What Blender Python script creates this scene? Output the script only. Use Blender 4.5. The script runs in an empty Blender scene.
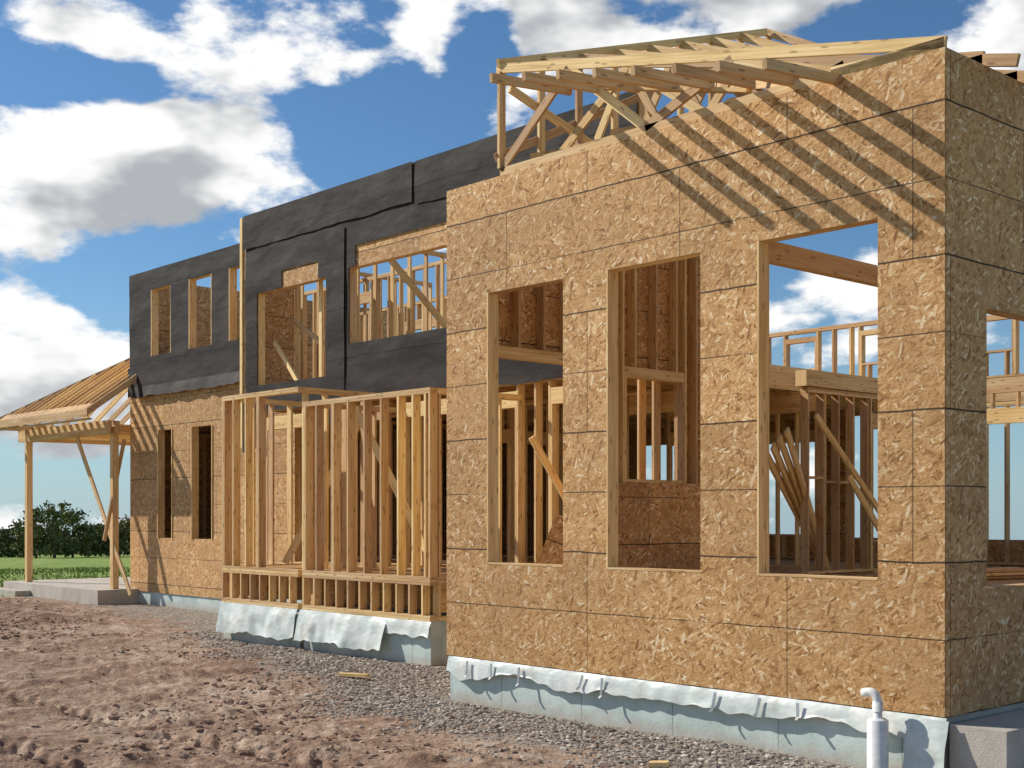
import bpy, math, random
import numpy as np
from mathutils import Vector, Matrix
random.seed(7)
rng=np.random.default_rng(5)
scene=bpy.context.scene
scene.view_settings.view_transform='Standard'
scene.view_settings.look='None'
scene.view_settings.exposure=0

# ------------------------------------------------------------ node helpers
class NT:
    def __init__(s,tree): s.t=tree; s.n=tree.nodes; s.l=tree.links; s.dim='3D'
    def node(s,typ,**kw):
        n=s.n.new(typ)
        for k,v in kw.items(): setattr(n,k,v)
        return n
    def put(s,sock,v):
        if isinstance(v,bpy.types.NodeSocket): s.l.new(v,sock)
        elif v is not None: sock.default_value=v
    def math(s,op,a,b=None,c=None,clamp=False):
        n=s.node('ShaderNodeMath',operation=op); n.use_clamp=clamp
        s.put(n.inputs[0],a)
        if b is not None: s.put(n.inputs[1],b)
        if c is not None: s.put(n.inputs[2],c)
        return n.outputs[0]
    def vmath(s,op,a,b=None,scale=None):
        n=s.node('ShaderNodeVectorMath',operation=op)
        s.put(n.inputs[0],a)
        if b is not None: s.put(n.inputs[1],b)
        if scale is not None: s.put(n.inputs['Scale'],scale)
        return n.outputs['Value'] if op in('DOT_PRODUCT','LENGTH') else n.outputs[0]
    def ss(s,v,a,b,lo=0.,hi=1.):
        n=s.node('ShaderNodeMapRange',interpolation_type='SMOOTHSTEP')
        s.put(n.inputs[0],v); s.put(n.inputs[1],a); s.put(n.inputs[2],b); s.put(n.inputs[3],lo); s.put(n.inputs[4],hi)
        return n.outputs[0]
    def noise(s,vec,scale,detail=3,rough=.5,out=0,dist=0):
        n=s.node('ShaderNodeTexNoise',noise_dimensions=s.dim); s.put(n.inputs['Vector'],vec)
        s.put(n.inputs['Scale'],scale); n.inputs['Detail'].default_value=detail; n.inputs['Roughness'].default_value=rough
        n.inputs['Distortion'].default_value=dist
        return n.outputs[out]
    def voro(s,vec,scale,feature='F1',rand=1):
        n=s.node('ShaderNodeTexVoronoi',feature=feature,voronoi_dimensions=s.dim); s.put(n.inputs['Vector'],vec); n.inputs['Scale'].default_value=scale
        n.inputs['Randomness'].default_value=rand
        return n
    def mapping(s,vec,loc=(0,0,0),rot=(0,0,0),sc=(1,1,1)):
        n=s.node('ShaderNodeMapping'); s.put(n.inputs[0],vec)
        n.inputs[1].default_value=loc; n.inputs[2].default_value=rot; n.inputs[3].default_value=sc
        return n.outputs[0]
    def mix(s,f,a,b,blend='MIX'):
        n=s.node('ShaderNodeMix',data_type='RGBA',blend_type=blend)
        s.put(n.inputs[0],f)
        for i,v in ((6,a),(7,b)):
            if isinstance(v,tuple) and len(v)==3: v=v+(1,)
            s.put(n.inputs[i],v)
        return n.outputs[2]
    def ramp(s,f,stops):
        n=s.node('ShaderNodeValToRGB'); s.put(n.inputs[0],f)
        cr=n.color_ramp
        while len(cr.elements)<len(stops): cr.elements.new(.5)
        for e,(p,c) in zip(cr.elements,stops):
            e.position=p; e.color=tuple(c)+(1,)
        return n.outputs[0]
    def sep(s,v):
        n=s.node('ShaderNodeSeparateXYZ'); s.put(n.inputs[0],v); return n.outputs
    def bump(s,h,dist,strength=1):
        n=s.node('ShaderNodeBump'); s.put(n.inputs['Height'],h); n.inputs['Distance'].default_value=dist
        n.inputs['Strength'].default_value=strength
        return n.outputs[0]

def newmat(name,rough=.8,dim='3D'):
    m=bpy.data.materials.new(name); m.use_nodes=True
    t=NT(m.node_tree); t.dim=dim; b=m.node_tree.nodes['Principled BSDF']
    b.inputs['Roughness'].default_value=rough
    b.inputs['Specular IOR Level'].default_value=.3
    return m,t,b
def uvn(t): return t.node('ShaderNodeTexCoord').outputs['UV']
def objn(t): return t.node('ShaderNodeTexCoord').outputs['Object']
def attr(t,name):
    return t.node('ShaderNodeAttribute',attribute_name=name).outputs['Fac']

# ------------------------------------------------------------ materials
def make_osb():
    m,t,b=newmat('osb_sheathing',.72,'2D')
    b.inputs['Specular IOR Level'].default_value=.2
    uv=uvn(t)
    wob=t.vmath('SCALE',t.vmath('SUBTRACT',t.noise(uv,16,1,.5,1),(.5,.5,.5)),scale=.018)
    uvw=t.vmath('ADD',uv,wob)
    val=None
    for i,(ang,sx,sy) in enumerate([(15,12,38),(68,12,42),(-32,11,40),(-75,8,27)]):
        v=t.mapping(t.mapping(uvw,rot=(0,0,math.radians(ang))),loc=(i*3.7,i*1.3,0),sc=(sx,sy,1))
        vo=t.voro(v,1.0)
        r=t.sep(vo.outputs['Color'])
        if val is None: val=r[0]
        else:
            mask=t.math('MULTIPLY',t.math('LESS_THAN',vo.outputs['Distance'],.47),t.math('GREATER_THAN',r[2],.42 if i<3 else .80))
            mn=t.node('ShaderNodeMix',data_type='FLOAT'); t.put(mn.inputs[0],mask); t.put(mn.inputs[2],val); t.put(mn.inputs[3],r[0]); val=mn.outputs[0]
    col=t.ramp(val,[(0,(.28,.130,.043)),(.14,(.47,.245,.088)),(.5,(.60,.34,.137)),(.84,(.68,.41,.185)),(.94,(.79,.55,.29)),(1,(.90,.72,.47))])
    big=t.noise(uv,.9,5,.68)
    col=t.mix(t.ss(big,.42,.68,0,.38),col,(.42,.235,.10))
    s=t.sep(uv)
    row=t.math('FLOOR',t.math('DIVIDE',s[1],1.22))
    off=t.math('MULTIPLY',t.math('MODULO',row,2),1.22)
    cu=t.math('DIVIDE',t.math('ADD',t.math('ADD',s[0],off),50.3),2.44)
    colid=t.math('FLOOR',cu)
    cmb=t.node('ShaderNodeCombineXYZ'); t.put(cmb.inputs[0],colid); t.put(cmb.inputs[1],row)
    wn=t.node('ShaderNodeTexWhiteNoise',noise_dimensions='2D'); t.put(wn.inputs['Vector'],cmb.outputs[0])
    tone=t.ss(wn.outputs['Value'],0,1,.86,1.1)
    hs=t.node('ShaderNodeHueSaturation'); t.put(hs.inputs['Value'],tone); t.put(hs.inputs['Color'],col); col=hs.outputs[0]
    wv=t.math('MULTIPLY',t.math('SUBTRACT',t.noise(uv,3,1),.5),.016)
    fz=t.math('ABSOLUTE',t.math('SUBTRACT',t.math('FRACT',t.math('ADD',t.math('DIVIDE',s[1],1.22),wv)),.5))
    seam=t.math('GREATER_THAN',fz,.4938)
    fx=t.math('ABSOLUTE',t.math('SUBTRACT',t.math('FRACT',cu),.5))
    seamx=t.math('GREATER_THAN',fx,.4975)
    fz2=t.math('ABSOLUTE',t.math('SUBTRACT',t.math('FRACT',t.math('ADD',t.math('DIVIDE',s[1],.61),wv)),.5))
    ln=t.math('GREATER_THAN',fz2,.4915)
    brk=t.ss(big,.38,.5,.4,.9)
    ln=t.math('MULTIPLY',ln,brk)
    sm=t.math('MAXIMUM',t.math('MAXIMUM',t.math('MULTIPLY',seam,.95),t.math('MULTIPLY',seamx,.65)),ln)
    nx=t.math('ABSOLUTE',t.math('SUBTRACT',t.math('FRACT',t.math('DIVIDE',s[0],.406)),.5))
    nz=t.math('ABSOLUTE',t.math('SUBTRACT',t.math('FRACT',t.math('DIVIDE',s[1],.203)),.5))
    nail=t.math('MULTIPLY',t.math('LESS_THAN',nx,.013),t.math('LESS_THAN',nz,.024))
    sm=t.math('MAXIMUM',sm,t.math('MULTIPLY',nail,.6))
    col=t.mix(sm,col,(.05,.03,.018))
    t.put(b.inputs['Base Color'],col)
    t.put(b.inputs['Normal'],t.bump(t.noise(t.mapping(uv,sc=(28,40,1)),1,2,.6),.007,.7))
    return m
def make_wood(name,dark=1.0):
    m,t,b=newmat(name,.7,'2D')
    uv=uvn(t); tint=attr(t,'tint')
    g=t.noise(t.mapping(uv,sc=(1.2,45,1)),1,3,.6)
    g2=t.noise(t.mapping(uv,sc=(.6,6,1)),1,2,.5)
    col=t.ramp(t.math('ADD',t.math('MULTIPLY',g,.6),t.math('MULTIPLY',g2,.4)),[(.3,(.50*dark,.28*dark,.11*dark)),(.5,(.72*dark,.475*dark,.22*dark)),(.7,(.84*dark,.63*dark,.36*dark))])
    kn=t.voro(t.mapping(uv,sc=(2.2,9,1)),1)
    knot=t.ss(kn.outputs['Distance'],.05,.13,1,0)
    col=t.mix(t.math('MULTIPLY',knot,.6),col,(.18,.08,.03))
    hs=t.node('ShaderNodeHueSaturation'); t.put(hs.inputs['Color'],col); t.put(hs.inputs['Value'],tint)
    t.put(hs.inputs['Hue'],t.ss(tint,.6,1.3,.488,.512))
    t.put(b.inputs['Base Color'],hs.outputs[0])
    return m
def make_paper():
    m,t,b=newmat('building_paper',.7,'2D')
    b.inputs['Specular IOR Level'].default_value=.16
    uv=uvn(t)
    n=t.noise(t.mapping(uv,sc=(.8,1.7,1)),1.2,3,.45)
    s=t.sep(uv)
    sw=t.math('MULTIPLY',t.math('SUBTRACT',t.noise(uv,.8,2),.5),.10)
    f=t.math('FRACT',t.math('ADD',t.math('DIVIDE',s[1],.86),sw))
    seam=t.math('LESS_THAN',f,.025)
    dust=t.noise(t.mapping(uv,sc=(1,1.6,1)),3,5,.75)
    col=t.ramp(n,[(.3,(.022,.017,.0145)),(.5,(.032,.025,.022)),(.72,(.046,.036,.031))])
    col=t.mix(t.ss(dust,.52,.8,0,.28),col,(.12,.09,.07))
    col=t.mix(t.math('MULTIPLY',seam,.8),col,(.004,.004,.004))
    t.put(b.inputs['Base Color'],col)
    t.put(b.inputs['Normal'],t.bump(n,.055,.65))
    return m
def make_plastic():
    m,t,b=newmat('plastic_sheeting',.4,'2D')
    uv=uvn(t)
    n=t.noise(t.mapping(uv,sc=(1,1.6,1)),2.2,3,.5)
    col=t.ramp(n,[(.3,(.52,.58,.54)),(.55,(.64,.68,.64)),(.75,(.76,.77,.73))])
    d=t.noise(uv,2.6,5,.7)
    col=t.mix(t.ss(d,.50,.78,0,.6),col,(.43,.35,.27))
    t.put(b.inputs['Base Color'],col); t.put(b.inputs['Normal'],t.bump(n,.04,.7))
    return m
def make_foundation():
    m,t,b=newmat('foundation_insulation',.7,'2D')
    uv=uvn(t); s=t.sep(uv)
    n=t.noise(uv,2,5,.65)
    col=t.ramp(n,[(.3,(.42,.53,.49)),(.55,(.55,.64,.60)),(.75,(.66,.72,.68))])
    fx=t.math('LESS_THAN',t.math('FRACT',t.math('DIVIDE',s[0],1.22)),.010)
    col=t.mix(t.math('MULTIPLY',fx,.6),col,(.12,.14,.13))
    spl=t.ss(t.math('ADD',s[1],t.math('MULTIPLY',t.noise(uv,5,4,.7),.25)),-.46,-.16,.75,0)
    col=t.mix(spl,col,(.42,.31,.23))
    t.put(b.inputs['Base Color'],col); t.put(b.inputs['Normal'],t.bump(t.noise(uv,30,2,.7),.004,.6))
    return m
def make_concrete():
    m,t,b=newmat('concrete',.85)
    o=objn(t); n=t.noise(o,1.7,5,.65); f=t.noise(o,60,2,.7)
    col=t.ramp(n,[(.3,(.40,.35,.29)),(.5,(.52,.47,.40)),(.75,(.62,.57,.50))])
    col=t.mix(t.ss(f,.4,.75,0,.4),col,(.30,.25,.20))
    t.put(b.inputs['Base Color'],col); t.put(b.inputs['Normal'],t.bump(f,.006,.7))
    return m
def simple(name,c,rough=.5,metal=0,nscale=12):
    m,t,b=newmat(name,rough); n=t.noise(objn(t),nscale,4,.65)
    t.put(b.inputs['Base Color'],t.mix(t.ss(n,.4,.7,0,.45),c,tuple(x*.6 for x in c)))
    b.inputs['Metallic'].default_value=metal
    return m
def make_ground():
    m,t,b=newmat('ground',.95,'2D')
    o=objn(t)
    gr=attr(t,'gravel'); gs=attr(t,'grass')
    n1=t.noise(o,.35,4,.6); n2=t.noise(o,3.2,7,.72); n3=t.noise(o,24,3,.7)
    dirt=t.ramp(t.math('ADD',t.math('MULTIPLY',n1,.4),t.math('MULTIPLY',n2,.6)),[(.36,(.16,.090,.056)),(.45,(.29,.175,.115)),(.53,(.42,.285,.195)),(.64,(.58,.45,.34))])
    dirt=t.mix(t.ss(n3,.45,.7,0,.5),dirt,(.20,.118,.077))
    vo=t.voro(o,30); st=t.sep(vo.outputs['Color'])
    grav=t.ramp(st[0],[(0,(.17,.14,.11)),(.4,(.32,.27,.215)),(.8,(.46,.395,.325)),(1,(.62,.56,.47))])
    grav=t.mix(t.ss(vo.outputs['Distance'],.3,.7,0,.7),grav,(.12,.088,.065))
    nz=t.noise(o,1.6,5,.7)
    gmask=t.ss(t.math('ADD',gr,t.math('MULTIPLY',t.math('SUBTRACT',nz,.5),1.9)),.36,.78)
    col=t.mix(gmask,dirt,grav)
    grass=t.ramp(t.math('ADD',t.math('MULTIPLY',n1,.5),t.math('MULTIPLY',n2,.5)),[(.35,(.12,.18,.028)),(.5,(.22,.31,.05)),(.65,(.36,.40,.10))])
    gm=t.ss(t.math('ADD',gs,t.math('MULTIPLY',t.math('SUBTRACT',nz,.5),.6)),.42,.58)
    col=t.mix(gm,col,grass)
    t.put(b.inputs['Base Color'],col)
    t.put(b.inputs['Normal'],t.bump(t.noise(o,6,6,.68),.075,.9))
    return m
OSB=make_osb(); WOOD=make_wood('pine_lumber'); PAPER=make_paper(); PLASTIC=make_plastic(); FOUND=make_foundation()
CONC=make_concrete(); GROUND=make_ground()
PVC=simple('white_pvc',(.78,.78,.75),.35); STEEL=simple('galvanised_steel',(.45,.45,.45),.4,.8)

# ------------------------------------------------------------ mesh builder
class MB:
    def __init__(s): s.v=[];s.f=[];s.uv=[];s.t=[]
    def quad(s,pts,uvs,tint=1):
        i=len(s.v); s.v+= [tuple(p) for p in pts]; s.f.append(tuple(range(i,i+len(pts)))); s.uv+=uvs; s.t.append(tint)
    def beam(s,a,b,w,h,up=(0,0,1),tint=None):
        a=Vector(a);b=Vector(b);d=(b-a);L=d.length;d.normalize();up=Vector(up)
        if abs(d.dot(up))>.98: up=Vector((0,1,0)) if abs(d.y)<.9 else Vector((1,0,0))
        side=d.cross(up).normalized(); u2=side.cross(d).normalized()
        if tint is None: tint=random.uniform(.72,1.2)
        o=random.uniform(0,50); ov=random.uniform(0,50)
        c=[a+side*(sx*w/2)+u2*(sz*h/2) for sx,sz in((-1,-1),(1,-1),(1,1),(-1,1))]
        e=[p+d*L for p in c]
        for i in range(4):
            j=(i+1)%4; wd=w if i%2==0 else h; vv=ov+i*.3
            s.quad([c[i],e[i],e[j],c[j]],[(o,vv),(o+L,vv),(o+L,vv+wd),(o,vv+wd)],tint)
        s.quad([c[0],c[1],c[2],c[3]],[(o,ov),(o,ov+w),(o+.01,ov+w),(o+.01,ov)],tint*.9)
        s.quad([e[3],e[2],e[1],e[0]],[(o,ov),(o,ov+w),(o+.01,ov+w),(o+.01,ov)],tint*.9)
    def box(s,x0,x1,y0,y1,z0,z1,tint=None):
        dx,dy,dz=x1-x0,y1-y0,z1-z0; cx,cy,cz=(x0+x1)/2,(y0+y1)/2,(z0+z1)/2
        if dz>=dx and dz>=dy: s.beam((cx,cy,z0),(cx,cy,z1),dx,dy,(0,1,0),tint)
        elif dx>=dy: s.beam((x0,cy,cz),(x1,cy,cz),dy,dz,(0,0,1),tint)
        else: s.beam((cx,y0,cz),(cx,y1,cz),dx,dz,(0,0,1),tint)
    def panel(s,axis,c,thick,u0,u1,z0,z1,holes=(),uo=0,jit=None):
        us=sorted(set([u0,u1]+[min(max(h[i],u0),u1) for h in holes for i in(0,1)]))
        zs=sorted(set([z0,z1]+[min(max(h[i],z0),z1) for h in holes for i in(2,3)]))
        P=(lambda u,k,z:(u,k,z)) if axis=='x' else (lambda u,k,z:(k,u,z))
        solid={}
        for i in range(len(us)-1):
            for j in range(len(zs)-1):
                um=(us[i]+us[i+1])/2; zm=(zs[j]+zs[j+1])/2
                solid[i,j]=not any(h[0]<um<h[1] and h[2]<zm<h[3] for h in holes)
        c1=c+thick
        for (i,j),ok in solid.items():
            if not ok: continue
            a,b,p,q=us[i],us[i+1],zs[j],zs[j+1]
            uvq=[(a+uo,p),(b+uo,p),(b+uo,q),(a+uo,q)]
            s.quad([P(a,c,p),P(b,c,p),P(b,c,q),P(a,c,q)],uvq)
            s.quad([P(a,c1,p),P(a,c1,q),P(b,c1,q),P(b,c1,p)],[(uvq[0][0]+7,p),(a+uo+7,q),(b+uo+7,q),(b+uo+7,p)])
            for (di,dj,A,B) in((-1,0,(a,p),(a,q)),(1,0,(b,p),(b,q)),(0,-1,(a,p),(b,p)),(0,1,(a,q),(b,q))):
                if not solid.get((i+di,j+dj),False):
                    s.quad([P(A[0],c,A[1]),P(B[0],c,B[1]),P(B[0],c1,B[1]),P(A[0],c1,A[1])],[(A[0],A[1]),(B[0]+.0,B[1]),(B[0]+.02,B[1]+.02),(A[0]+.02,A[1]+.02)])
    def sheet(s,axis,c,u0,u1,z0,z1,holes=(),step=.14,amp=.02,ragged=.0,seed=0,uo=0,flare=0,fine=0):
        def sub(vals,st):
            out=[]
            for a,b in zip(vals[:-1],vals[1:]):
                n=max(1,int(round((b-a)/st))); out+= [a+(b-a)*k/n for k in range(n)]
            return out+[vals[-1]]
        us=sub(sorted(set([u0,u1]+[min(max(h[i],u0),u1) for h in holes for i in(0,1)])),step)
        zs=sub(sorted(set([z0,z1]+[min(max(h[i],z0),z1) for h in holes for i in(2,3)])),step)
        from mathutils import noise as N
        idx={}
        def V(i,j):
            if (i,j) in idx: return idx[i,j]
            u,z=us[i],zs[j]
            n=N.noise(Vector((u*.8,z*1.2,seed*3.1)))+.4*N.noise(Vector((u*2.6,z*1.8,seed*5.1+9)))
            k=c-amp*(1.2+n)
            fr=(z1-z)/(z1-z0)
            if flare: k-=flare*fr*(1+.9*N.noise(Vector((u*2,0,seed)))+.35*N.noise(Vector((u*6,z*2,seed))))
            if fine: k-=fine*(1+N.noise(Vector((u*7+z*3,z*5,seed*2.3))))*min(1,fr*4)
            if j==0 and ragged: z=z+ragged*(N.noise(Vector((u*1.3,seed,3)))+.4*N.noise(Vector((u*5,seed,7))))
            idx[i,j]=len(s.v); s.v.append((u,k,z) if axis=='x' else (k,u,z)); return idx[i,j]
        for i in range(len(us)-1):
            for j in range(len(zs)-1):
                um=(us[i]+us[i+1])/2; zm=(zs[j]+zs[j+1])/2
                if any(h[0]<um<h[1] and h[2]<zm<h[3] for h in holes): continue
                s.f.append((V(i,j),V(i+1,j),V(i+1,j+1),V(i,j+1))); s.t.append(1)
                s.uv+=[(us[i]+uo,zs[j]),(us[i+1]+uo,zs[j]),(us[i+1]+uo,zs[j+1]),(us[i]+uo,zs[j+1])]
    def studs(s,axis,c,u0,u1,z0,z1,depth=.14,sp=.406,holes=(),top=2,block=False,hdr=.24):
        def bx(ua,ub,za,zb,d0=0,d1=0):
            j=random.uniform(0,.003)
            if axis=='x': s.box(ua,ub,c+j+d0,c+depth-j-d1,za,zb)
            else: s.box(c+j+d0,c+depth-j-d1,ua,ub,za,zb)
        bx(u0,u1,z0,z0+.038)
        for k in range(top): bx(u0,u1,z1-.038*(k+1)-.001*k,z1-.038*k-.001*k)
        zb=z0+.039; zt=z1-.04*top
        pos=[]; u=u0+.019
        while u<u1-.06: pos.append(u); u+=sp
        pos.append(u1-.019)
        for u in pos:
            segs=[(zb,zt)]
            skip=False
            for h in holes:
                if h[0]-.11<u<h[1]+.11:
                    if u<h[0] or u>h[1]: skip=True
                    else:
                        n=[]
                        if h[2]-.04-zb>.12: n.append((zb,h[2]-.039))
                        hd=hdr if zt-h[3]>.3 else .1
                        if zt-(h[3]+hd)>.1: n.append((h[3]+hd+.002,zt))
                        segs=n
            if skip: continue
            for a,b in segs: bx(u-.019,u+.019,a,b)
        for h in holes:
            for e,sg in((h[0],-1),(h[1],1)):
                for k in range(2):
                    a=e+sg*(.039*k); b=e+sg*(.039*k+.038)
                    lo,hi=min(a,b),max(a,b)
                    if lo>=u0-.001 and hi<=u1+.001: bx(lo,hi,zb,zt if k==1 else min(zt,h[3]))
            if h[2]>zb+.05: bx(h[0]+.001,h[1]-.001,h[2]-.038,h[2])
            if h[3]<zt-.05:
                hd=hdr if zt-h[3]>.3 else .1
                bx(h[0]-.037,h[1]+.037,h[3]+.001,h[3]+hd,.002,.004)
        if block:
            zz=(z0+z1)/2
            for i in range(len(pos)-1):
                if any(h[0]-.2<pos[i]<h[1]+.2 or h[0]-.2<pos[i+1]<h[1]+.2 for h in holes): continue
                o=random.choice([-.03,.03]); bx(pos[i]+.02,pos[i+1]-.02,zz+o,zz+o+.038,.002,.003)
    def tube(s,pts,r,n=20,cap=True):
        pts=[Vector(p) for p in pts]; rings=[]
        prev=None
        for i,p in enumerate(pts):
            d=(pts[min(i+1,len(pts)-1)]-pts[max(i-1,0)]).normalized()
            a=Vector((0,1,0)) if prev is None else prev
            x=(a-d*a.dot(d)).normalized(); prev=x; y=d.cross(x)
            rr=r[i] if isinstance(r,(list,tuple)) else r
            base=len(s.v)
            for k in range(n):
                an=2*math.pi*k/n; s.v.append(tuple(p+x*math.cos(an)*rr+y*math.sin(an)*rr))
            rings.append(base)
        for a,b in zip(rings[:-1],rings[1:]):
            for k in range(n):
                s.f.append((a+k,a+(k+1)%n,b+(k+1)%n,b+k)); s.t.append(1); s.uv+=[(0,0),(1,0),(1,1),(0,1)]
        if cap:
            for bs in(rings[0],rings[-1]):
                s.f.append(tuple(bs+k for k in range(n))); s.t.append(1); s.uv+=[(0,0)]*n
    def obj(s,name,mat,parent=None,smooth=False):
        me=bpy.data.meshes.new(name); me.from_pydata(s.v,[],s.f)
        ul=me.uv_layers.new(name='UVMap'); ul.data.foreach_set('uv',np.array(s.uv,dtype=np.float32).ravel())
        at=me.attributes.new('tint','FLOAT','FACE'); at.data.foreach_set('value',np.array(s.t,dtype=np.float32))
        me.materials.append(mat)
        if smooth: me.polygons.foreach_set('use_smooth',[True]*len(me.polygons))
        me.update()
        o=bpy.data.objects.new(name,me); scene.collection.objects.link(o)
        if parent: o.parent=parent
        return o
def empty(name):
    o=bpy.data.objects.new(name,None); scene.collection.objects.link(o); return o

HOUSE=empty('wood_frame_house')

# ============================================================ FRONT WING (walls A, B, left)
HA=5.29
winA=[(-5.48,-4.29,1.06,4.04),(-3.67,-2.47,1.06,4.04),(-1.82,-.60,1.06,4.04)]
winB=[(.66,2.1,1.0,3.30),(3.0,4.4,1.0,3.3)]
winL=[(.62,1.98,.95,3.45),(2.85,3.95,2.06,3.37)]
m=MB()
m.panel('x',0,.012,-6.18,0,0,HA,winA)
m.panel('y',.003,-.012,.0125,8.5,0,HA,winB,uo=3.3)
m.panel('y',-6.18,.012,.0125,5.1,0,HA,winL,uo=1.7)
m.panel('y',-6.022,.012,2.2,4.75,.70,2.02,(),uo=4.1)
m.obj('wing_sheathing',OSB,HOUSE)
w=MB()
w.studs('x',.014,-6.165,-.012,0,HA,.14,holes=winA)
w.studs('y',-.151,.16,8.5,0,HA,.14,holes=winB)
w.studs('y',-6.166,.16,5.1,0,HA,.14,holes=winL,block=True,hdr=.13)
for h in winA:
    w.box(h[0]+.001,h[0]+.02,-.004,.15,h[2],h[3],1.08)
    w.box(h[0]+.022,h[1]-.002,-.003,.151,h[2]+.001,h[2]+.02,.95)
w.box(-3.05,-2.95,.16,8.0,4.25,4.47,1.0)
w.box(-6.0,-5.9,4.9,5.1,.7,5.2)
w.obj('wing_framing',WOOD,HOUSE)

d=MB()
def deck(mb,x0,x1,y0,y1,z):
    mb.quad([(x0,y0,z),(x1,y0,z),(x1,y1,z),(x0,y1,z)],[(x0,y0),(x1,y0),(x1,y1),(x0,y1)])
    mb.quad([(x0,y1,z-.02),(x1,y1,z-.02),(x1,y0,z-.02),(x0,y0,z-.02)],[(x0,y1),(x1,y1),(x1,y0),(x0,y0)])
    for a,b in(((x0,y0),(x1,y0)),((x1,y0),(x1,y1)),((x1,y1),(x0,y1)),((x0,y1),(x0,y0))):
        mb.quad([(a[0],a[1],z-.02),(b[0],b[1],z-.02),(b[0],b[1],z),(a[0],a[1],z)],[(0,0),(1,0),(1,.02),(0,.02)])
deck(d,-6.0,-.2,.2,8.5,.68)
deck(d,-23.8,-6.2,4.95,13.0,.68)
deck(d,-16.6,-6.2,3.8,4.94,.68)
deck(d,-23.8,-7.2,4.95,13.0,3.98)
deck(d,-16.6,-7.2,3.8,4.94,3.98)
d.obj('floor_decks',OSB,HOUSE)

# ============================================================ MAIN BLOCK E  (y = 3.6)
YE=3.6; HE=7.3
winE=[(-16.2,-13.9,4.05,5.80),(-13.2,-10.2,4.55,5.86),(-9.2,-7.4,4.55,5.86)]
m=MB()
m.panel('x',YE,.012,-16.72,-6.5,3.62,HE,winE)
m.panel('y',-16.72,.012,YE+.0125,4.74,3.62,HE,[])
m.obj('main_block_sheathing',OSB,HOUSE)
p=MB()
hp=[(-16.2,-13.9,4.05,5.80),(-15.35,-14.15,5.79,6.12),(-13.2,-10.0,4.55,5.86),(-13.0,-10.0,5.85,6.22),(-9.2,-7.4,4.55,5.86)]
p.sheet('x',YE-.004,-16.62,-6.5,3.55,HE+.02,hp,.10,.016,.05,seed=1)
p.sheet('x',YE-.03,-16.64,-16.12,2.85,3.7,(),.1,.03,.12,seed=3)
p.sheet('x',YE-.034,-16.66,-11.4,HE-.62,HE+.03,(),.10,.010,.035,seed=5)
p.sheet('x',YE-.032,-11.3,-6.5,HE-.70,HE+.02,(),.10,.010,.05,seed=7)
p.sheet('x',YE-.036,-13.85,-13.3,3.2,6.6,(),.1,.01,.035,seed=6)
YD=4.76
winDu=[(-22.8,-21.85,5.3,6.85),(-21.0,-20.0,5.3,6.85),(-19.25,-18.3,5.3,6.85)]
p.sheet('x',YD-.004,-23.92,-16.8,4.5,HE+.02,winDu,.10,.016,.06,seed=8)
p.sheet('x',YD-.035,-23.95,-18.2,4.42,5.1,(),.12,.012,.09,seed=12)
p.sheet('x',YD-.045,-23.6,-17.2,4.36,4.62,(),.12,.02,.09,seed=14,flare=.06)
po=p.obj('building_paper',PAPER,HOUSE,smooth=True)

w=MB()
w.studs('x',YE+.014,-16.7,-6.5,4.0,HE,.14,holes=winE)
w.box(-16.82,-16.735,YE-.03,YE+.1,2.9,HE+.02,1.2)
w.box(-16.7,-6.2,YE+.02,YE+.06,3.63,3.95)
x=-16.6
while x<-7.3:
    w.box(x,x+.04,YE+.07,12.9,3.64,3.955); x+=.5
w.box(-7.19,-7.14,YE+.1,12.9,3.6,3.975,1.0)
w.studs('x',YE+.02,-16.7,-6.25,.70,3.62,.14,holes=[(-15.9,-14.7,.72,3.2),(-14.1,-12.3,.72,3.2),(-11.7,-9.0,.72,3.2),(-8.2,-7.3,1.3,3.2)])
w.studs('x',6.2,-22,-8.5,.70,3.62,.09,sp=.61,holes=[(-18,-17,.72,2.9),(-13,-12,.72,2.9)])
w.studs('x',9.2,-23,-7.4,.70,3.62,.09,holes=[(-19,-18,.72,2.9),(-10.8,-9.8,.72,2.9)])
w.studs('y',-12.3,4.0,9.2,.70,3.62,.09,holes=[(6.8,7.7,.72,2.9)])
w.studs('y',-17.2,5.0,9.2,.70,3.62,.09)
w.studs('x',7.2,-21,-9.5,4.0,6.75,.09,holes=[(-18.6,-17.6,4.1,6.2),(-14.0,-12.6,4.9,6.2)])
w.studs('y',-14.6,3.9,7.2,4.0,6.75,.09)
w.studs('y',-18.0,4.9,9.2,4.0,6.9,.09)
w.studs('x',10.5,-23,-16,4.0,6.9,.14,holes=[(-20.6,-19.2,4.9,6.2)])
w.beam((-15.9,4.2,5.3),(-13.6,4.3,4.05),.04,.09)
w.beam((-16.1,3.9,4.9),(-15.2,3.85,4.05),.04,.09,tint=1.2)
w.beam((-14.2,4.6,6.9),(-13.4,7.1,4.1),.04,.12)
w.beam((-12.9,6.9,6.4),(-11.3,7.0,4.1),.04,.12)
w.beam((-12.2,5.5,6.6),(-10.6,5.7,4.3),.04,.12,tint=1.2)
w.obj('main_block_framing',WOOD,HOUSE)

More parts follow.
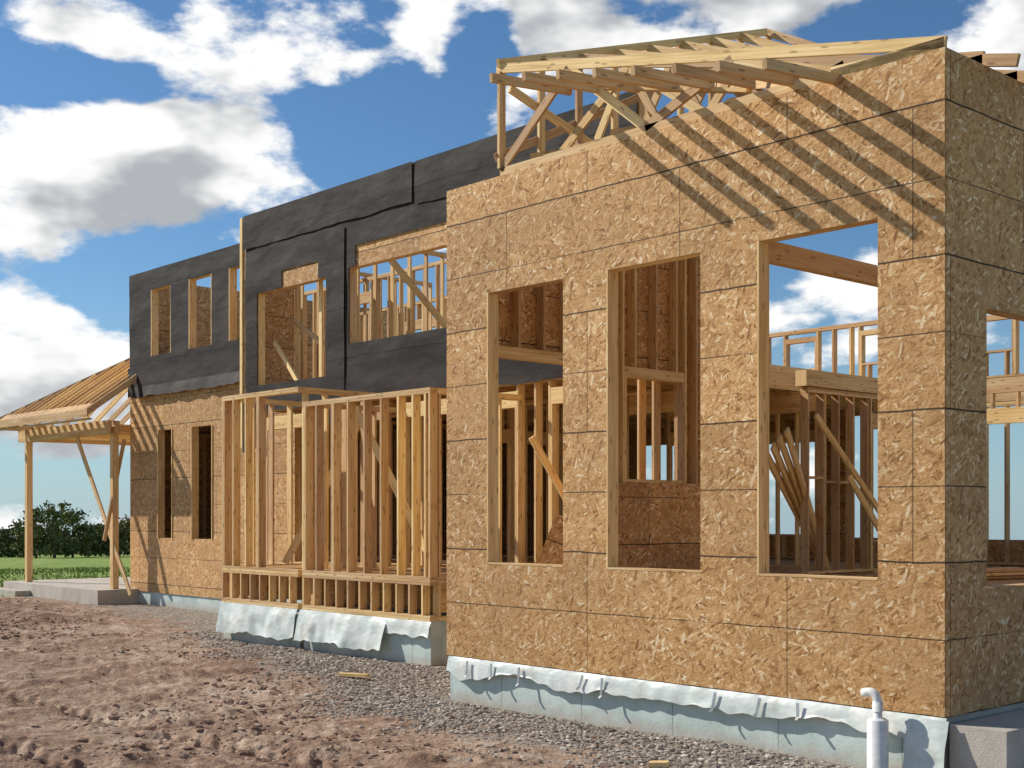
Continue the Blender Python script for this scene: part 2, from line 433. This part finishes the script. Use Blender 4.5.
# ============================================================ BACK RANGE y = 13
w=MB()
hb=[(-20,-18.8,4.6,5.1),(-12.6,-11.7,4.6,5.15),(-10.9,-10.2,4.6,5.15),(-9.1,-8.2,4.6,5.15),(-6.9,-6.0,4.6,5.15),(-4.6,-3.6,4.6,5.15)]
w.studs('x',13.0,-24,.0,4.1,5.42,.14,holes=hb,sp=.406)
w.box(-24,0,13.0,13.05,3.66,4.09); w.box(-24,0,13.09,13.14,3.66,4.09)
w.studs('x',13.0,-24,0,.70,3.65,.14,holes=[(-15,-13.6,.72,3.2),(-11.6,-10.2,1.2,3.1),(-8.6,-7.2,1.2,3.2),(-5.6,-4.2,1.2,3.2),(-2.8,-1.2,1.2,3.2)])
w.studs('y',-23.85,5.0,13,.70,3.6,.14)
w.studs('y',-6.45,7.2,10.4,.70,3.55,.14,holes=[(9.0,9.9,1.2,3.0)],block=True)
w.box(-6.47,-6.27,7.1,10.5,3.56,3.80)
w.studs('x',9.5,-6.2,-.2,.70,3.55,.09,holes=[(-5.2,-4.0,.72,3.0),(-2.6,-1.4,1.0,3.0)])
w.box(-9.8,-6.6,8.0,8.1,3.25,3.58); w.box(-9.8,-6.6,6.4,6.5,3.25,3.58)
for k in range(4):
    w.beam((-6.85+k*.09,8.5-k*.12,.7),(-6.35+k*.05,6.2+k*.1,2.5+k*.12),.04,.14,tint=1.15)
w.beam((-6.1,7.1,3.1),(-5.95,8.8,1.5),.04,.09,tint=1.2)
w.beam((-5.7,8.9,.7),(-6.05,7.9,2.2),.04,.09,tint=1.25)
w.beam((-6.5,2.2,3.4),(-8.2,4.4,.8),.04,.09,tint=1.15)
w.beam((-6.9,2.0,2.6),(-6.5,3.5,.2),.04,.09,tint=1.1)
w.beam((-2.5,9.4,3.3),(-3.9,9.4,.75),.04,.09,tint=1.1)
for k in range(12):
    w.beam((-4.6+.12*(k%4),6.2+random.uniform(-.2,.2),.71+.05*(k//4)),(-3.9+.12*(k%4),8.9+random.uniform(-.2,.2),.715+.05*(k//4)),.09,.038)
for k in range(6):
    w.beam((-2.6+.3*k,8.1,.72),(-2.9+.28*k,9.3,2.2+.2*(k%3)),.038,.09,tint=1.15)
w.obj('rear_framing',WOOD,HOUSE)
s=MB()
s.panel('x',0,.012,0,1.3,0,1.6)
so=s.obj('loose_osb_sheet',OSB,HOUSE); so.location=(-7.9,2.6,.15); so.rotation_euler=(math.radians(-12),math.radians(20),math.radians(35))
m=MB()
m.panel('x',13.145,.012,-24,-9.4,0,3.6,[(-15,-13.6,.72,3.2),(-11.6,-10.2,1.2,3.1)])
m.panel('x',13.145,.012,-9.38,0,-.4,1.15,[])
m.obj('rear_sheathing',OSB,HOUSE)

# ============================================================ D BLOCK y=4.76
winDl=[(-22.5,-21.8,1.07,3.56),(-20.9,-19.98,1.07,3.56)]
m=MB()
m.panel('x',YD,.012,-23.92,-16.73,-.2,HE,winDu+winDl)
m.panel('y',-23.92,.012,YD+.0125,13,-.2,HE,[])
m.obj('left_block_sheathing',OSB,HOUSE)
w=MB()
w.studs('x',YD+.014,-23.9,-16.75,4.0,HE,.14,holes=winDu)
w.studs('x',YD+.014,-23.9,-16.75,-.2,3.9,.14,holes=winDl)
for h in winDu+winDl:
    w.box(h[0]+.001,h[0]+.03,YD-.03,YD+.15,h[2],h[3],1.0)
    w.box(h[1]-.03,h[1]-.001,YD-.02,YD+.15,h[2],h[3],1.0)
w.obj('left_block_framing',WOOD,HOUSE)

# ============================================================ BAYS
YB=1.85
w=MB()
def bay(x0,x1,ztop,stx):
    zb=.12; zt=.70
    w.box(x0,x1,YB,YB+.14,zb,zb+.038); w.box(x0,x1,YB+.002,YB+.138,zb+.04,zb+.078)
    w.box(x0,x1,YB,YB+.14,zt-.038,zt); w.box(x0,x1,YB+.002,YB+.138,zt-.078,zt-.04)
    u=x0+.02
    while u<x1:
        w.box(u-.019,min(u+.019,x1),YB+.004,YB+.13,zb+.08,zt-.08)
        w.box(u-.019,min(u+.019,x1),YB+.3,YE,zb+.1,zt-.05)
        u+=.30
    w.box(x0,x1,YB,YB+.14,zt+.002,zt+.04)
    w.box(x0,x1,YB,YB+.14,ztop-.038,ztop); w.box(x0,x1,YB+.002,YB+.138,ztop-.077,ztop-.039)
    for u in stx: w.box(u-.019,u+.019,YB+.003,YB+.137,zt+.041,ztop-.078)
    for xs,sg in((x0,1),(x1,-1)):
        a,b=(xs,xs+.14) if sg>0 else (xs-.14,xs)
        w.box(a,b,YB+.142,YE-.01,zb,zb+.06); w.box(a,b,YB+.142,YE-.01,zt-.06,zt)
        w.box(a,b,YB+.142,YE-.01,zt+.002,zt+.04); w.box(a,b,YB+.142,YE-.01,ztop-.078,ztop)
        v=YB+.18
        while v<YE-.1:
            w.box(a+.002,b-.002,v-.019,v+.019,zt+.042,ztop-.08)
            w.box(a+.002,b-.002,v-.019,v+.019,zb+.062,zt-.062); v+=.38
bay(-12.0,-8.80,3.37,[-11.98,-11.93,-11.62,-11.2,-11.16,-10.78,-10.36,-9.95,-9.54,-9.2,-8.92,-8.82])
bay(-14.49,-12.12,3.62,[-14.47,-14.42,-14.12,-13.72,-13.35,-13.31])
w.beam((-10.9,2.1,3.2),(-9.0,2.15,.8),.04,.12,tint=1.15)
w.beam((-13.2,2.3,.8),(-12.3,3.2,3.2),.04,.12,tint=1.1)
w.obj('bay_framing',WOOD,HOUSE)
d=MB(); deck(d,-11.95,-8.85,YB+.15,YE,.695+.02); deck(d,-14.45,-12.15,YB+.15,YE,.695+.02); d.obj('bay_decks',OSB,HOUSE)

# ============================================================ FOUNDATIONS
f=MB()
f.panel('x',.03,.25,-6.15,-.03,-.9,-.002,uo=.4)
f.panel('y',-6.15,.2,.285,3.6,-.9,-.002)
f.panel('x',YD+.03,.25,-23.9,-16.7,-.9,-.202)
f.panel('x',YB+.03,.2,-14.47,-12.12,-.9,.118,uo=.2)
f.panel('x',YB+.03,.2,-12.0,-8.82,-.9,.118,uo=.7)
f.panel('y',-8.82,-.2,YB+.235,3.6,-.9,.118)
f.panel('x',YE+.03,.2,-16.7,-6.2,-.9,.69)
f.obj('foundation_insulation',FOUND,HOUSE)
f=MB()
f.box(.03,.50,.02,8.5,-.95,-.05,1)
f.box(-.16,-.02,.035,8.4,-.95,-.003,1)
f.obj('concrete_foundation',CONC,HOUSE)
p=MB()
p.sheet('x',.012,-6.14,.02,-.17,.0,(),.035,.014,.12,seed=21,flare=.03,fine=.014)
p.sheet('x',-.012,-.30,.05,-.42,-.02,(),.04,.02,.06,seed=23,flare=.05,fine=.02)
p.sheet('x',YB+.01,-14.50,-12.1,-.36,.12,(),.05,.02,.10,seed=25,flare=.08,fine=.02)
p.sheet('x',YB+.01,-12.05,-9.75,-.34,.12,(),.05,.02,.12,seed=28,flare=.10,fine=.02)
p.sheet('x',YB+.012,-9.8,-8.75,-.10,.12,(),.05,.02,.12,seed=31,flare=.04,fine=.015)
p.obj('plastic_sheeting',PLASTIC,HOUSE,smooth=True)
g=MB()
for x in(-5.75,-5.35,-4.9,-3.95,-3.68,-2.25,-1.75,-1.35):
    a=random.uniform(-.03,.03); l=random.uniform(-.03,.05)
    g.beam((x,-.055,-.02),(x+a,-.075,-.15-l),.030,.004,(0,1,0)); g.beam((x+a,-.075,-.152-l),(x+a*1.3,-.105,-.175-l),.030,.004,(0,1,0))
g.obj('anchor_straps',STEEL,HOUSE)

v=MB(); X0,Y0=-.475,-.2
v.tube([(X0,Y0,-.9),(X0,Y0,-.05),(X0,Y0,-.045),(X0,Y0,-.03)],[.085,.085,.078,.05],28)
pts=[(X0,Y0,-.06),(X0,Y0,.10)]
for k in range(1,9):
    an=math.pi/2*1.15*k/8; pts.append((X0-.07*(1-math.cos(an)),Y0-.0,.10+.07*math.sin(an)))
pts.append((pts[-1][0]-.05,Y0,pts[-1][2]-.012))
v.tube(pts,.036,24)
v.tube([(X0,Y0,.02),(X0,Y0,.10)],.043,24)
v.obj('pvc_pipe',PVC,None,smooth=True)

# ============================================================ ROOF TRUSSES
w=MB()
def truss(v,xl,xr,zl,zr,zb,tail=.5,n=7):
    th=.038
    sl=(zl-zr)/(xr-xl)
    zt=lambda x: zl-sl*(x-xl)
    w.beam((xl,v,zb),(xr,v,zb),th,.10)
    w.beam((xl-.06,v,zt(xl-.06)),(xr+tail,v,zt(xr+tail)),th,.10)
    w.beam((xl,v+.001,zb+.045),(xl,v+.001,zt(xl)-.04),th,.09)
    xs=[xl+(xr-xl)*(i/n) for i in range(n+1)]
    for i in range(n):
        a,b=xs[i],xs[i+1]
        if i%2==0: w.beam((a,v-.002,zb+.03),(b,v-.002,zt(b)-.04),th-.004,.095)
        else: w.beam((a,v+.002,zt(a)-.04),(b,v+.002,zb+.03),th-.004,.095)
vv=[.05,.65,1.25,1.85,2.45,3.05,3.65,4.25,4.85]
for i,v0 in enumerate(vv):
    truss(v0,-5.3,-.02,6.46+.33*v0,5.34,5.335+(.001*i),0. if v0<.3 else .3,(5,4,7,6)[i%4])
x=-4.30
while x<-.75:
    z=5.02+.215*(-x)
    w.beam((x,-.98,z-.05),(x,.12,z+.06),.045,.085); x+=.47
w.beam((-5.3,.0,6.52),(-5.3,4.8,8.06),.04,.09); w.beam((-4.2,.1,5.41),(-4.2,4.6,5.42),.09,.038)
w.beam((-2.2,.1,5.41),(-2.2,4.6,5.42),.09,.038)
w.beam((-5.34,0,5.5),(-5.33,3.0,7.0),.038,.09); w.beam((-5.34,3.0,5.5),(-5.33,.2,6.3),.038,.09)
w.beam((-5.1,.3,5.5),(-1.6,3.4,6.0),.038,.10); w.beam((-5.1,3.2,6.9),(-1.9,.5,5.6),.038,.10)
w.beam((-4.9,.1,6.2),(-2.0,.12,5.45),.09,.038); w.beam((-3.9,.3,5.5),(-.8,1.9,5.6),.038,.10)
w.obj('roof_trusses',WOOD,HOUSE)

# ============================================================ PORCH
PORCH=empty('porch_frame')
w=MB()
for (x,y) in((-23.8,4.3),(-28.4,4.1),(-28.4,8.5)):
    w.box(x-.075,x+.075,y-.075,y+.075,-.15,3.52,1.0)
w.box(-28.9,-23.6,4.02,4.14,3.52,3.82,.95); w.box(-28.9,-23.6,4.22,4.34,3.52,3.82,.9)
w.box(-28.48,-28.33,4.4,9.5,3.52,3.82,.95)
ap=Vector((-24.1,6.5,6.15)); cor=Vector((-29.5,3.45,3.95))
w.beam(cor,ap,.05,.16)
w.beam(ap,(ap.x,10.5,6.15),.05,.16)
u=-29.2
while u<-23.4:
    tt=min(1,(u-cor.x)/(ap.x-cor.x)); e=cor.lerp(ap,tt)
    w.beam((u,3.45,3.95),(u,e.y,e.z),.04,.14); u+=.38
y=3.9
while y<10.5:
    tt=min(1,(y-cor.y)/(ap.y-cor.y)); e=cor.lerp(ap,tt)
    w.beam((cor.x,y,3.95),(e.x,y,e.z),.04,.14); y+=.38
w.box(-29.55,-23.3,3.40,3.44,3.86,4.04,.8); w.box(-29.56,-29.52,3.45,10.5,3.86,4.04,.8)
w.box(-29.5,-23.4,3.46,3.56,3.80,3.84,.9)
u=-28.2
while u<-24: w.box(u,u+.04,4.35,9.4,3.60,3.78); u+=.5
w.beam((-25.6,4.18,3.5),(-22.95,4.3,-.25),.04,.12,tint=.95)
w.beam((-23.9,4.6,3.4),(-23.7,4.0,1.0),.04,.09)
w.obj('porch_lumber',WOOD,PORCH)
s=MB()
def slope_pt(x,f):
    tt=min(1,(x-cor.x)/(ap.x-cor.x)); e=cor.lerp(ap,tt); return Vector((x,3.45,4.03)).lerp(Vector((x,e.y,e.z+.08)),f)
for k in range(24):
    x0=-28.9+k*.24; x1=x0+.24
    if x1>-23.4: break
    def fr(x,dist):
        tt=min(1,(x-cor.x)/(ap.x-cor.x)); L=max(.01,(ap.y-cor.y)*tt*1.24); return min(1,dist/L)
    s.quad([slope_pt(x0,0),slope_pt(x1,0),slope_pt(x1,fr(x1,.3)),slope_pt(x0,fr(x0,.3))],[(x0,0),(x1,0),(x1,.8),(x0,.8)])
s.obj('porch_sheathing',OSB,PORCH)
f=MB(); f.box(-29.2,-23.5,3.75,10,-.9,-.15,1); f.box(-29.5,-27.4,3.35,3.74,-.9,-.32,1); f.obj('porch_slab',CONC,PORCH)

# ============================================================ GROUND
CX,CY=5.29,-9.41
def vn(x,y,seed):
    xi=np.floor(x).astype(np.int64); yi=np.floor(y).astype(np.int64); fx=x-xi; fy=y-yi
    def h(a,b):
        n=(a*374761393+b*668265263+seed*144269504)&0xffffffff
        n=((n^(n>>13))*1274126177)&0xffffffff
        return ((n^(n>>16))&0xffffff)/float(0xffffff)
    sx=fx*fx*(3-2*fx); sy=fy*fy*(3-2*fy)
    return (h(xi,yi)*(1-sx)+h(xi+1,yi)*sx)*(1-sy)+(h(xi,yi+1)*(1-sx)+h(xi+1,yi+1)*sx)*sy
def fbm(x,y,seed,o=4):
    r=0;a=1;t=0
    for k in range(o): r=r+a*vn(x*2**k,y*2**k,seed+k); t+=a; a*=.5
    return r/t
def sst(v,a,b): 
    t=np.clip((v-a)/(b-a),0,1); return t*t*(3-2*t)
def gravel_w(x,y):
    edge=np.where(x>-6.6,-1.5,np.interp(x,[-24,-18,-12,-8,-6.6],[3.6,2.6,.6,-.4,-1.5]))
    return sst(y-edge,-1.3,1.3)
def grass_w(x,y):
    a=sst(-(x-(-27.6+.5*(y-3))),-.8,.8)
    r=np.hypot(x+8,y-3)
    return np.maximum(a,sst(r,30,36))
def gz(x,y):
    gw=gravel_w(x,y); gs=grass_w(x,y)
    r=np.hypot(x-CX,y-CY)
    z=-.50+.12*(fbm(x*.45,y*.45,3,3)-.5)*2*(1-gw*.7)
    l1=fbm(x*2.3,y*2.3,11,3); l2=fbm(x*7,y*7,21,3); l3=vn(x*17,y*17,41)
    rough=(1-gw)*(1-gs)*sst(-r,-60,-40)
    z=z+rough*(.07*np.clip(l1-.45,0,1)*2+.055*np.abs(l2-.5)*2*sst(fbm(x*.8,y*.8,31,2),.3,.6)+.022*l3*sst(l1,.4,.6)) +gw*.025*(l2-.5)
    for off in(-5.2,-6.9,-2.6,-4.1):
        dd=np.abs(y-(off+.10*x+.25*np.sin(x*.35)))
        z=z-rough*.055*np.exp(-(dd/.2)**2)*(1+.5*np.sin(x*22+dd*30))
    z=z-np.interp(r,[0,50,150,400,1000,3000],[0,0,2.5,9,25,78])
    return z
fa=math.atan2(.672,-.740)
angs=np.concatenate([fa+np.linspace(-.52,.52,700),fa+.52+np.linspace(0,2*math.pi-1.04,150)[1:-1]])
rs=[1.0]
while rs[-1]<3200:
    r=rs[-1]
    if r<7: rs.append(r+.5)
    elif r<38: rs.append(r*1.0042)
    else: rs.append(r*1.03)
rs=np.array(rs)
A,R=np.meshgrid(angs,rs)
Xg=CX+R*np.cos(A); Yg=CY+R*np.sin(A); Zg=gz(Xg,Yg)
nr,na=A.shape
vs=np.stack([Xg.ravel(),Yg.ravel(),Zg.ravel()],1)
ii=np.arange(nr-1)[:,None]*na+np.arange(na)[None,:]
jj=np.arange(nr-1)[:,None]*na+(np.arange(na)[None,:]+1)%na
fc=np.stack([ii,ii+na,jj+na,jj],-1).reshape(-1,4)
me=bpy.data.meshes.new('ground')
cen=len(vs); vs=np.vstack([vs,[[CX,CY,-.5]]])
tri=[(cen,i,(i+1)%na) for i in range(na)]
me.vertices.add(len(vs)); me.vertices.foreach_set('co',vs.astype(np.float32).ravel())
nl=len(fc)*4+len(tri)*3
me.loops.add(nl); me.polygons.add(len(fc)+len(tri))
me.loops.foreach_set('vertex_index',np.concatenate([fc.ravel(),np.array(tri).ravel()]).astype(np.int32))
st=np.concatenate([np.arange(len(fc))*4,len(fc)*4+np.arange(len(tri))*3]).astype(np.int32)
me.polygons.foreach_set('loop_start',st)
me.update(calc_edges=True); me.validate()
for nm,fn in(('gravel',gravel_w),('grass',grass_w)):
    at=me.attributes.new(nm,'FLOAT','POINT'); at.data.foreach_set('value',fn(vs[:,0],vs[:,1]).astype(np.float32))
me.polygons.foreach_set('use_smooth',[True]*len(me.polygons))
me.materials.append(GROUND)
go=bpy.data.objects.new('ground',me); scene.collection.objects.link(go)

def ico():
    import bmesh
    bm=bmesh.new(); bmesh.ops.create_icosphere(bm,subdivisions=1,radius=1)
    v=np.array([x.co[:] for x in bm.verts]); f=np.array([[q.index for q in p.verts] for p in bm.faces]); bm.free(); return v,f
IV,IF=ico()
def scatter(name,pts,sizes,mat,flat=.6):
    n=len(pts); nv=len(IV)
    sc=rng.uniform(.65,1.3,(n,1,3))*sizes[:,None,None]; sc[:,:,2]*=flat
    V=IV[None]*(1+rng.uniform(-.28,.28,(n,nv,1)))*sc
    a=rng.uniform(0,6.28,n); c,s_=np.cos(a),np.sin(a)
    X=V[:,:,0]*c[:,None]-V[:,:,1]*s_[:,None]; Y=V[:,:,0]*s_[:,None]+V[:,:,1]*c[:,None]
    P=np.stack([X+pts[:,0:1],Y+pts[:,1:2],V[:,:,2]+pts[:,2:3]],-1).reshape(-1,3)
    F=(IF[None]+(np.arange(n)*nv)[:,None,None]).reshape(-1,3)
    me=bpy.data.meshes.new(name); me.from_pydata(P.tolist(),[],F.tolist())
    at=me.attributes.new('tint','FLOAT','FACE'); at.data.foreach_set('value',np.repeat(rng.uniform(0,1,n),len(IF)).astype(np.float32))
    me.materials.append(mat); me.update()
    o=bpy.data.objects.new(name,me); scene.collection.objects.link(o); return o
def stone_mat(name,stops):
    m,t,b=newmat(name,.9); t.put(b.inputs['Base Color'],t.ramp(attr(t,'tint'),stops)); return m
GM=stone_mat('gravel_stone',[(0,(.16,.13,.105)),(.4,(.31,.26,.21)),(.8,(.45,.385,.32)),(1,(.66,.60,.51))])
CM=stone_mat('dirt_clod',[(0,(.20,.115,.075)),(.5,(.33,.21,.145)),(1,(.50,.365,.265))])
def sample(n,fn,x0,x1,y0,y1):
    x=rng.uniform(x0,x1,n*4); y=rng.uniform(y0,y1,n*4); w=fn(x,y); k=rng.uniform(0,1,n*4)<w
    return x[k][:n],y[k][:n]
def outside(x,y):
    return ~(((x>-6.3)&(x<.2)&(y>-.05))|((x<-6.2)&(y>1.8)&(x>-14.6))|((y>3.9)&(x<-14.5)))
x,y=sample(17000,lambda x,y:sst(gravel_w(x,y)+1.1*(fbm(x*1.5,y*1.5,77,3)-.5),.2,.9)*outside(x,y),-16,2,-3.8,4)
scatter('gravel',np.stack([x,y,gz(x,y)+.003],1),rng.gamma(3,.0038,len(x))+.007,GM)
x,y=sample(10000,lambda x,y:(1-.8*gravel_w(x,y))*(1-grass_w(x,y))*sst(fbm(x*.7,y*.7,91,3),.40,.72),-26,4,-9,3)
scatter('dirt_clods',np.stack([x,y,gz(x,y)+.001],1),np.minimum(rng.gamma(1.2,.010,len(x))+.008,.05),CM,.6)

w=MB()
for (x,y,L_,a) in((-1.9,-1.35,.16,.6),(-8.6,.2,.45,.3)):
    z=float(gz(np.array([x]),np.array([y]))[0])+.03
    w.beam((x,y,z),(x+L_*math.cos(a),y+L_*math.sin(a),z+.01),.09,.038,tint=1.1)
w.obj('lumber_offcuts',WOOD)

GB,t,b=newmat('grass_blades',.7)
t.put(b.inputs['Base Color'],t.ramp(attr(t,'tint'),[(0,(.12,.18,.03)),(.6,(.23,.32,.055)),(1,(.44,.44,.16))]))
n=14000
x=rng.uniform(-50,-24,n*2); y=rng.uniform(-8,16,n*2); k=(grass_w(x,y)>rng.uniform(.3,1,n*2)); x=x[k][:n]; y=y[k][:n]; n=len(x)
z=gz(x,y); a=rng.uniform(0,6.28,n); h=rng.uniform(.04,.14,n); wd=rng.uniform(.02,.05,n)
P=np.zeros((n,3,3)); P[:,0]=np.stack([x-np.cos(a)*wd,y-np.sin(a)*wd,z-.02],1); P[:,1]=np.stack([x+np.cos(a)*wd,y+np.sin(a)*wd,z-.02],1)
P[:,2]=np.stack([x+rng.normal(0,.05,n),y+rng.normal(0,.05,n),z+h],1)
me=bpy.data.meshes.new('grass'); me.from_pydata(P.reshape(-1,3).tolist(),[],np.arange(n*3).reshape(-1,3).tolist())
at=me.attributes.new('tint','FLOAT','FACE'); at.data.foreach_set('value',rng.uniform(0,1,n).astype(np.float32)); me.materials.append(GB)
scene.collection.objects.link(bpy.data.objects.new('grass',me))

# ---------------------------------------------------------------- distant trees
LEAF,t,b=newmat('foliage',.7)
t.put(b.inputs['Base Color'],t.ramp(attr(t,'tint'),[(0,(.035,.05,.016)),(.45,(.09,.11,.032)),(.8,(.17,.175,.05)),(1,(.26,.20,.08))]))
BARK=simple('bark',(.12,.085,.06),.9)
fwd=np.array([-.740,.672]); rgt=np.array([.672,.740]); cam=np.array([CX,CY])
LP=[];LT=[]
tk=MB()
def tree(px,dist,height,wid,tone,clumps=26,leaves=75):
    pos=cam+fwd*dist+rgt*dist*px
    z0=float(gz(np.array([pos[0]]),np.array([pos[1]]))[0])-.1
    base=Vector((pos[0],pos[1],z0))
    tk.tube([base,base+Vector((.1,0,height*.35)),base+Vector((-.1,.1,height*.75))],[height*.03,height*.022,height*.008],8)
    for c in range(clumps):
        hh=rng.uniform(.15,.93); rad=wid*math.sqrt(max(.05,1-((hh-.45)/.6)**2))*.5
        an=rng.uniform(0,6.28); rr=rad*math.sqrt(rng.uniform(.1,1))
        cc=np.array([pos[0]+rr*math.cos(an),pos[1]+rr*math.sin(an),z0+height*hh])
        if c%4==0: tk.tube([base+Vector((0,0,height*hh*.5)),Vector(cc)],[height*.01,height*.004],5,False)
        cs=wid*rng.uniform(.06,.14)
        p=cc+rng.normal(0,1,(leaves,3))*cs*np.array([1,1,.65])*.7
        p[:,2]=np.maximum(p[:,2],z0+.2)
        tn=np.clip(tone+.3*(hh-.5)+rng.normal(0,.16)+rng.normal(0,.1,leaves),0,1)
        u=rng.normal(0,1,(leaves,3)); u/=np.linalg.norm(u,axis=1,keepdims=True); w_=np.cross(u,rng.normal(0,1,(leaves,3))); w_/=np.linalg.norm(w_,axis=1,keepdims=True)
        sz=rng.uniform(.08,.20,(leaves,1))*dist/120
        LP.append(np.stack([p-u*sz,p-w_*sz*.7,p+u*sz,p+w_*sz*.7],1)); LT.append(tn)
for px,dist,hgt,wid,tone in [(-.352,125,5.9,5.6,.6),(-.338,132,5.0,4.4,.45),(-.366,128,4.6,4.2,.7),(-.316,145,3.6,4.5,.5),(-.326,138,3.4,4.2,.6),(-.302,140,4.4,4,.8),(-.388,150,3.2,5,.5),(-.378,140,3.4,4.5,.45),(-.290,150,4.2,4.5,.5),(-.312,155,4.0,5,.4),(-.275,150,3.8,5,.5)]:
    tree(px,dist,hgt,wid,tone,34,80)
for k in range(26):
    tree(-.56+k*.0135+rng.uniform(-.006,.006),rng.uniform(200,290),rng.uniform(2.6,5.4),rng.uniform(8,12),rng.uniform(.3,.6),14,40)
LP=np.concatenate(LP); LT=np.concatenate(LT)
me=bpy.data.meshes.new('foliage'); me.from_pydata(LP.reshape(-1,3).tolist(),[],np.arange(len(LP)*4).reshape(-1,4).tolist())
at=me.attributes.new('tint','FLOAT','FACE'); at.data.foreach_set('value',LT.astype(np.float32)); me.materials.append(LEAF)
TR=empty('distant_trees'); lo=bpy.data.objects.new('foliage',me); scene.collection.objects.link(lo); lo.parent=TR
tk.obj('trunks',BARK,TR)

# ============================================================ LIGHT + SKY
sun_to=Vector((-1,-.45,.76)).normalized()
elev=math.asin(sun_to.z); az=math.atan2(sun_to.x,sun_to.y)
L=bpy.data.lights.new('sun','SUN'); L.energy=5; L.angle=math.radians(.5); L.color=(1,.945,.85)
lo=bpy.data.objects.new('sun',L); scene.collection.objects.link(lo); lo.rotation_euler=sun_to.to_track_quat('Z','Y').to_euler(); lo.location=(0,0,30)
W=bpy.data.worlds.new('World'); scene.world=W; W.use_nodes=True
try: W.cycles.sampling_method='NONE'
except Exception as e: print(e)
t=NT(W.node_tree); bg=W.node_tree.nodes['Background']; bg.inputs[1].default_value=.115
sky=t.node('ShaderNodeTexSky',sky_type='NISHITA'); sky.sun_disc=False; sky.sun_elevation=elev; sky.sun_rotation=az%(2*math.pi)
sky.air_density=1.0; sky.dust_density=.3; sky.ozone_density=3
tc=t.node('ShaderNodeTexCoord').outputs['Generated']
s=t.sep(tc)
r_=t.math('ADD',t.math('MULTIPLY',s[0],.672),t.math('MULTIPLY',s[1],.740))
f_=t.math('ADD',t.math('MULTIPLY',s[0],-.740),t.math('MULTIPLY',s[1],.672))
aa=t.math('ARCTAN2',r_,f_); ee=s[2]
def blobs(de):
    d=None
    for (ca,ce,ra,re,wt) in[(-.17,.350,.19,.055,.20),(-.27,.235,.26,.062,.24),(-.37,.11,.18,.06,.17),(.18,.390,.42,.07,.22),(.23,.15,.20,.07,.14),
                            (-.36,.305,.12,.025,-.24),(-.10,.270,.07,.04,-.20),(-.025,.35,.035,.07,-.20),(-.25,.165,.10,.028,-.2),(-.15,.12,.10,.05,-.10)]:
        qa=t.math('MULTIPLY',t.math('SUBTRACT',aa,ca),1/ra); qe=t.math('MULTIPLY',t.math('SUBTRACT',ee,ce-de),1/re)
        q=t.math('ADD',t.math('MULTIPLY',qa,qa),t.math('MULTIPLY',qe,qe))
        bl=t.math('MULTIPLY',t.math('MAXIMUM',t.math('SUBTRACT',1,q),0),wt)
        d=bl if d is None else t.math('ADD',d,bl)
    return d
bb=blobs(0); bb1=blobs(.03)
def density(vec,det,bl):
    nv=t.mapping(vec,sc=(1,1,2.0))
    n=t.noise(nv,6.5,det,.58)
    d=t.math('ADD',n,bl)
    return t.math('SUBTRACT',d,t.ss(ee,.0,.14,.50,.575))
d0=density(tc,7,bb)
d1=density(t.vmath('ADD',tc,(-.012,-.006,.026)),4,bb1)
alpha=t.ss(d0,-.015,.08)
shade=t.ss(d1,.05,.24)
cc=t.mix(shade,(8.9,8.9,8.8),(3.9,4.1,4.35))
skyc=t.mix(1,sky.outputs[0],(.52,.72,.86),'MULTIPLY')
haze=t.ss(ee,-.05,.22,.6,0)
skyc=t.mix(haze,skyc,(3.8,5.2,6.3))
t.put(bg.inputs[0],t.mix(alpha,skyc,cc))

# ============================================================ CAMERA
cd=bpy.data.cameras.new('camera'); co=bpy.data.objects.new('camera',cd); scene.collection.objects.link(co)
co.location=(CX,CY,1.6); co.rotation_euler=(math.radians(90),0,math.atan2(.740,.672))
cd.sensor_width=36; cd.lens=1300/1024*36; cd.shift_y=131/1024; cd.clip_end=6000; cd.clip_start=.05
scene.camera=co
